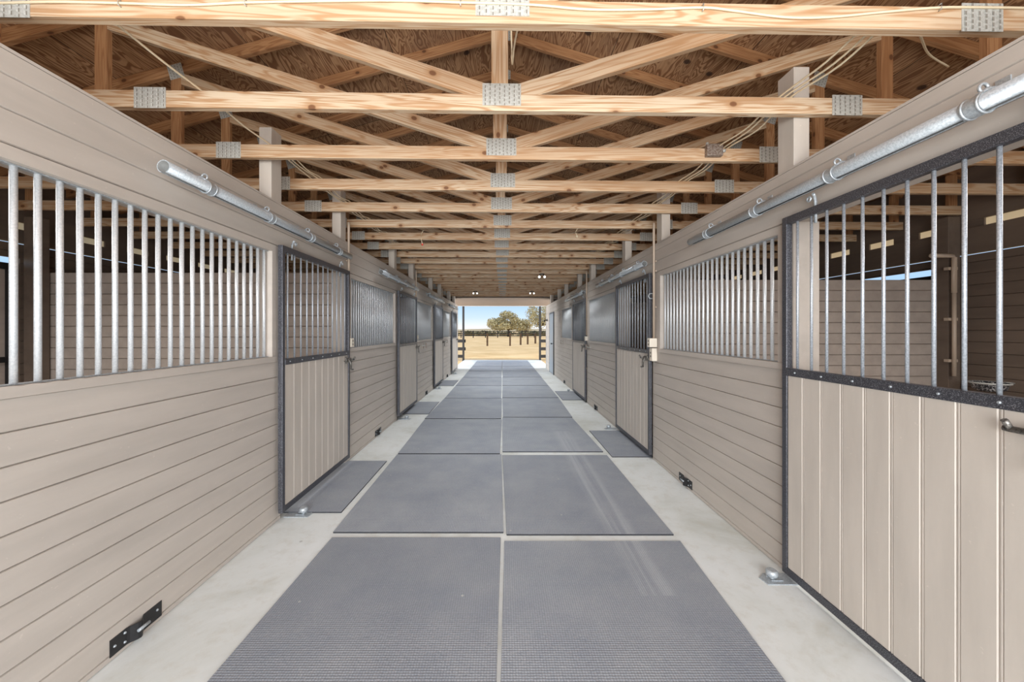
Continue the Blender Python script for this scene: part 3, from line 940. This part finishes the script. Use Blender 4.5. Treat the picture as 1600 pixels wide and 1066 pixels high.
def outlet(s, y, z, h, lab, d=.055, w=.075):
    x = XL if s < 0 else XR
    t = empty('outlet_box', (x, y, z))
    B(lambda b: box(b, -s*.001, -s*d, -w/2, w/2, -h/2, h/2), 'box', M['box'], t, bevel=.004)
    B(lambda b: [box(b, -s*(d+.001), -s*(d+.003), -.008, .008, .01, .03), box(b, -s*(d+.001), -s*(d+.003), -.008, .008, -.03, -.01)], 'socket', M['hole'], t)
    tag(t, lab, 'outlet box')
outlet(-1, 4.19, 1.355, .10, 'ivory outlet box on the left wall above the door latch')
outlet(-1, 7.45, 1.355, .09, 'small ivory outlet box beyond the second left door')
outlet(1, 4.175, 1.355, .10, 'upper ivory outlet box beside the second right door', .085)
outlet(1, 4.175, 1.22, .145, 'tall ivory box under the outlet beside the second right door', .06)
outlet(1, 7.53, 1.33, .09, 'small ivory outlet box by the farthest right sliding door')
# wall ring lamp / tie ring
def tie(s, y, z, lab):
    x = XL if s < 0 else XR
    t = empty('tie_ring', (x, y, z))
    B(lambda b: ring(b, (-s*.03, 0, 0), 'y', .03, .006, 20, 8), 'ring', M['galv'], t)
    B(lambda b: [tube(b, [(0, 0, .03), (-s*.03, 0, .03)], .006, 8), box(b, -s*.004, -s*.0005, -.02, .02, .01, .05)], 'mount', M['galv'], t)
    tag(t, lab, 'tie ring')
tie(1, 4.235, 1.89, 'small steel ring on the right wall near the door track')
# blanket bars
def blanket(s, y, z, lab, L=.42):
    x = XL if s < 0 else XR
    t = empty('blanket_bar', (x, y, z))
    B(lambda b: tube(b, [(-s*.06, -L/2, 0), (-s*.06, L/2, 0)], .009, 10), 'rod', M['plate'], t)
    B(lambda b: [tube(b, [(-s*.0005, L/2-.03, .0), (-s*.06, L/2-.03, 0)], .008, 8), box(b, -s*.006, -s*.0005, L/2-.055, L/2-.005, -.07, .05), box(b, -s*.07, -s*.05, L/2-.035, L/2-.02, -.06, .05)], 'bracket', M['rusty'], t)
    tag(t, lab, 'blanket bar', 'small rods fixed beside the latches')
blanket(1, 7.22, 1.17, 'small rod and bracket on the right wall under its second barred window')
blanket(1, 10.4, 1.17, 'small rod under the farthest right barred window')
blanket(-1, 8.0, 1.17, 'small rod on the left wall beyond the second door')
blanket(-1, 11.1, 1.17, 'small rod on the left wall beyond the third door')

# personnel door at far right
pd = empty('tack_room_door', (XR, 12.9, 0)); tag(pd, 'tall pale blue-grey door in the right wall near the open end', 'door')
B(lambda b: box(b, -.03, -.006, -.46, .46, .02, 2.08), 'door_leaf', M['door'], pd, bevel=.004)
B(lambda b: [box(b, -.03, -.002, -.54, -.465, 0, 2.13), box(b, -.03, -.002, .465, .54, 0, 2.13), box(b, -.03, -.002, -.465, .465, 2.085, 2.13)], 'frame', M['black'], pd)
B(lambda b: [tube(b, [(-.03, -.38, 1.05), (-.075, -.38, 1.05)], .012, 10), tube(b, [(-.07, -.38, 1.05), (-.10, -.38, 1.05)], [.028, .022], 12)], 'handle', M['black'], pd)
wlm = empty('wall_lamp', (XR, 14.2, 1.9)); tag(wlm, 'small black lamp on the right wall past the pale door', 'lamp')
B(lambda b: [box(b, -.02, -.013, -.05, .05, -.05, .05), tube(b, [(-.02, 0, 0), (-.10, 0, 0)], .02, 10), tube(b, [(-.10, 0, -.03), (-.14, 0, -.03)], .045, 12)], 'housing', M['black'], wlm)

# ---------------------------------------------------------------- flood lights under the trusses
def flood(x, y, lab, power):
    t = empty('flood_light', (x, y, 2.775))
    B(lambda b: tube(b, [(0, 0, 0), (0, 0, -.02)], .055, 16), 'canopy', M['black'], t)
    for d in (-.06, .06):
        def hd(bm):
            tube(bm, [(d*.5, 0, -.015), (d, 0, -.05)], .009, 8)
            tube(bm, [(d, .045, -.065), (d, -.02, -.072)], [.024, .034], 14)
        B(hd, 'lamp_head', M['black'], t)
        def ln(bm):
            tube(bm, [(d, -.0205, -.072), (d, -.026, -.073)], [.028, .026], 14)
        B(ln, 'lens', M['bulb'], t)
    tag(t, lab, 'flood light', 'twin flood lights under the trusses')
flood(.89, T0+11*TP+.02, 'nearest twin flood light under the trusses, right of centre', 0)
flood(-.88, T0+17*TP, 'twin flood light under the far trusses, left of centre', 0)
flood(.96, T0+17*TP, 'twin flood light under the far trusses, right of centre', 0)
# small bulb in the near right stall
sbk = empty('light_bulb', (2.75, ty(2.75, 2), 2.775)); tag(sbk, 'bare bulb and socket under a chord in the right stall', 'light bulb')
B(lambda b: tube(b, [(0, 0, 0), (0, 0, -.05)], [.022, .016], 12), 'socket', M['rusty'], sbk)
B(lambda b: tube(b, [(0, 0, -.05), (0, 0, -.07), (0, 0, -.095), (0, 0, -.11)], [.012, .024, .026, .01], 12), 'bulb', M['box'], sbk)

# ---------------------------------------------------------------- far end: posts, board fences
for x, lab in ((-1.975, 'slim dark porch post at the far left of the open end'), (1.905, 'slim dark porch post at the far right of the open end')):
    tag(B(lambda b: box(b, x-.05, x+.05, 18.56, 18.66, -.06, 2.73), 'porch_post', M['blackboard'], bevel=.004), lab, 'post', 'porch posts at the open end')
B(lambda b: box(b, -5.6, -5.48, 18.42, 18.55, -.1, 2.72), 'porch_post', M['blackboard'])
tag(bpy.data.objects['porch_post.002'], 'outer porch post beyond the left wall', 'post', 'porch posts at the open end')
B(lambda b: box(b, 5.48, 5.6, 18.42, 18.55, -.1, 2.72), 'porch_post', M['blackboard'])
tag(bpy.data.objects['porch_post.003'], 'outer porch post beyond the right wall', 'post', 'porch posts at the open end')
def bfence(s, x0, x1, ys, lab, drop):
    t = empty('board_fence', (x0, ys, 0))
    for i, z in enumerate((.98, .58, .20)):
        e = x1-x0 + (s*-.0)
        xx = (-s*.16 if (s < 0 and i < 2) else 0)
        def fn(bm): box(bm, xx*1, e, -.015, .015, z-.09, z+.07)
        B(fn, 'board', M['blackboard'], t)
    B(lambda b: box(b, e_-.06, e_+.06, .02, .13, -.08, 1.2), 'post', M['blackboard'], t) if False else None
    def po(bm): box(bm, (x1-x0)-.06, (x1-x0)+.06, .016, .12, -.08, 1.2)
    B(po, 'fence_post', M['blackboard'], t)
    tag(t, lab, 'board fence', 'black board fences beside the opening')
bfence(-1, -2.03, -5.3, 18.70, 'black three-board fence left of the open barn end', 0)
bfence(1, 1.96, 5.3, 18.70, 'black three-board fence right of the open barn end', 0)
o = bpy.data.objects

# field fence posts
for i, (xx, yb, yt) in enumerate(((761.5, 541, 521), (797, 541, 520.5), (813.5, 539.5, 521), (824.5, 538.8, 521), (836.5, 537.5, 521))):
    d = F*1.55/(yb-517); X = (xx-785)*d/F; zt2 = EYE+(517-yt)*d/F
    hw = .058*d/35*1.4
    tag(B(lambda b: box(b, X-hw, X+hw, d-hw, d+hw, -.1, zt2), 'fence_post', M['postw'], bevel=.01),
        ['leftmost weathered post of the paddock fence', 'second weathered paddock fence post from the left', 'middle weathered post of the paddock fence', 'fourth weathered paddock fence post from the left', 'rightmost weathered post of the paddock fence'][i], 'fence post', 'paddock fence posts')
# paddock wires/rail joining them
ptsx = [(-12, 37), (-1.46, 37), (.78, 37), (2.0, 39.5), (2.8, 40.7), (3.9, 43.4), (9, 52)]
for i, (a, c) in enumerate(zip(ptsx, ptsx[1:])):
    tag(B(lambda bm: tube(bm, [(a[0]+.03, a[1]-.27, 1.14), (c[0]-.03, c[1]-.27, 1.14)], .022, 6), 'fence_rail', M['postw']),
        f'thin top rail of the paddock fence, {ORD[i]} length from the left', 'fence rail', 'rails of the paddock fence')
# a second, farther fence line
def far_fence(bm):
    Y = 78
    for z in (.45, .95, 1.35): box(bm, -40, 40, Y-.02, Y+.02, z-.08, z+.08)
    x = -40
    while x < 40: box(bm, x-.09, x+.09, Y+.02, Y+.2, -.2, 1.5); x += 2.6
ff = B(far_fence, 'distant_fence', M['blackboard']); tag(ff, 'distant dark board fence crossing the field under the trees', 'fence')

# ---------------------------------------------------------------- trees, scrub
def foliage(bm, blobs, n, size, rnd):
    for _ in range(n):
        c, r = rnd.choice(blobs)
        while True:
            v = Vector((rnd.uniform(-1, 1), rnd.uniform(-1, 1), rnd.uniform(-1, 1)))
            if .35 < v.length < 1: break
        p = Vector(c)+Vector((v.x*r[0], v.y*r[1], v.z*r[2]))
        a = Vector((rnd.uniform(-1, 1), rnd.uniform(-1, 1), rnd.uniform(-.6, 1))).normalized()
        t = a.orthogonal().normalized(); u = a.cross(t)
        s = size*rnd.uniform(.6, 1.4)
        q = [p+t*s, p+u*s*.6, p-t*s, p-u*s*.6]
        bm.faces.new([bm.verts.new(w) for w in q])
def tree(x, y, h, w, lab, seed, n=5200, trunk=.3):
    rnd = random.Random(seed)
    t = empty('oak_tree', (x, y, -.1)); blobs = []
    for i in range(26):
        a = rnd.uniform(0, 2*PI); rr = rnd.uniform(0, 1)**.6
        px_ = math.cos(a)*rr*w*.40; py_ = math.sin(a)*rr*w*.40
        top = h*(.80-.42*rr*rr)
        z = rnd.uniform(h*.28, top)
        blobs.append(((px_, py_, z), (w*.13, w*.13, h*.12)))
    B(lambda b: foliage(b, blobs, n, w*.016, rnd), 'foliage', M['leaf'], t)
    def tr(bm):
        tube(bm, [(0, 0, 0), (.05*h*.2, 0, h*.15), (0, 0, h*.32)], [trunk, trunk*.75, trunk*.6], 10)
        for c, r in blobs[:14]:
            tube(bm, [(0, 0, h*.22), (c[0]*.5, c[1]*.5, h*.22+(c[2]-h*.22)*.45), c], [trunk*.5, trunk*.3, trunk*.08], 6)
    B(tr, 'trunk', M['bark'], t)
    tag(t, lab, 'tree'); return t
tree(1.5, 96, 8.3, 12.2, 'broad spreading oak in the field, framed by the barn opening', 3, 6500)
tree(9.5, 92, 12.5, 11.0, 'tall loose tree at the right edge of the opening', 5, 4200)
tree(6.6, 104, 5.6, 4.5, 'small round tree between the broad oak and the tall tree', 8, 1800, .18)
def scrub(bm):
    rnd = random.Random(4); blobs = []
    for i in range(60):
        x = rnd.uniform(-46, 40); blobs.append(((x, 110+rnd.uniform(-3, 8), .6), (2.2, 1.5, rnd.uniform(.5, .95))))
    foliage(bm, blobs, 6500, .3, rnd)
tag(B(scrub, 'scrub_line', M['leafd']), 'line of low dark scrub behind the distant fence', 'bushes', kind='stuff')
def hills(bm):
    n = 90; x0, x1 = -700, 700; Y = 640
    rows = []
    for j, (yy, f) in enumerate(((Y, 0), (Y+25, .7), (Y+60, 1), (Y+120, 0))):
        rows.append([bm.verts.new((x0+(x1-x0)*i/n, yy, -.5+f*(5.2+2.4*noise.noise(Vector((i*.17, 0, 1)))+1.6*noise.noise(Vector((i*.9, 3, 1)))))) for i in range(n+1)])
    for A, C in zip(rows, rows[1:]):
        for i in range(n): bm.faces.new((A[i], A[i+1], C[i+1], C[i]))
struct(B(hills, 'hills', M['far']))

# ---------------------------------------------------------------- light
w = bpy.data.worlds.new('World'); SC.world = w; w.use_nodes = True
nt = w.node_tree; bg = nt.nodes['Background']
tc = nt.nodes.new('ShaderNodeTexCoord'); sp = nt.nodes.new('ShaderNodeSeparateXYZ'); rp = nt.nodes.new('ShaderNodeValToRGB')
nt.links.new(tc.outputs['Generated'], sp.inputs[0]); nt.links.new(sp.outputs[2], rp.inputs[0]); nt.links.new(rp.outputs[0], bg.inputs[0])
cr = rp.color_ramp
cr.elements[0].position = 0.0; cr.elements[0].color = (.92, .90, .86, 1)
cr.elements[1].position = 1; cr.elements[1].color = (.42, .62, .95, 1)
for p, c in ((.012, (.86, .90, .93, 1)), (.035, (.62, .78, .95, 1)), (.08, (.40, .63, .93, 1)), (.3, (.62, .76, .95, 1))):
    e = cr.elements.new(p); e.color = c
bg.inputs[1].default_value = 1.05

def light(kind, loc, power, rot=(0, 0, 0), size=(1, 1), col=(1, 1, 1), spread=None, name='light', radius=None):
    d = bpy.data.lights.new(name, kind); d.energy = power; d.color = col
    if kind == 'AREA':
        d.shape = 'RECTANGLE'; d.size, d.size_y = size
        if spread: d.spread = spread
    if radius is not None: d.shadow_soft_size = radius
    o = bpy.data.objects.new(name, d); COL.objects.link(o); o.location = loc; o.rotation_euler = rot; return o
s = light('SUN', (0, 0, 30), 2.6, (math.radians(38), 0, math.radians(62)), col=(1, .95, .87), name='sun'); s.data.angle = math.radians(3)
# fill lamp added in place of daylight from the open end behind the camera
light('AREA', (0, -2.6, 1.42), 365, (math.radians(90), 0, 0), (3.4, 2.5), (.955, .98, 1), name='fill_near_opening')
# unseen fill lamps added at the open porch sides to brighten the far walls
for sx in (-1, 1):
    light('AREA', (sx*5.7, 16.5, 1.5), 680, (0, math.radians(90*sx), 0), (2.2, 3.4), (.88, .94, 1), name='fill_porch_side')
# fill lights added in the gaps between trusses, hidden by the chords
for k, p in ((2, 8), (5, 17), (9, 22), (13, 30), (17, 34)):
    light('AREA', (0, T0+TP*(k+.5), ZC0+.14), p, (0, 0, 0), (2.6, .10), (.95, .98, 1), spread=math.radians(112), name='truss_fill')
# unseen fill lamps added to lighten the near stall interiors
for (x, y, p) in ((-3.6, 1.7, 60), (3.5, 1.5, 60)):
    light('AREA', (x, y, 2.62), p, size=(1.2, .3), col=(1, .96, .9), spread=math.radians(150), name='stall_fill')

# ---------------------------------------------------------------- camera
cd = bpy.data.cameras.new('camera'); cam = bpy.data.objects.new('camera', cd); COL.objects.link(cam)
cd.sensor_width = 36; cd.lens = F/1600*36; cd.shift_x = 15/1600; cd.shift_y = -16/1600
cd.clip_start = .05; cd.clip_end = 2000
cam.location = (0, 0, EYE); cam.rotation_euler = (math.radians(90), 0, 0)
SC.camera = cam
vs = SC.view_settings; vs.view_transform = 'Standard'; vs.look = 'None'; vs.gamma = 1; vs.use_curve_mapping = False; vs.exposure = .13
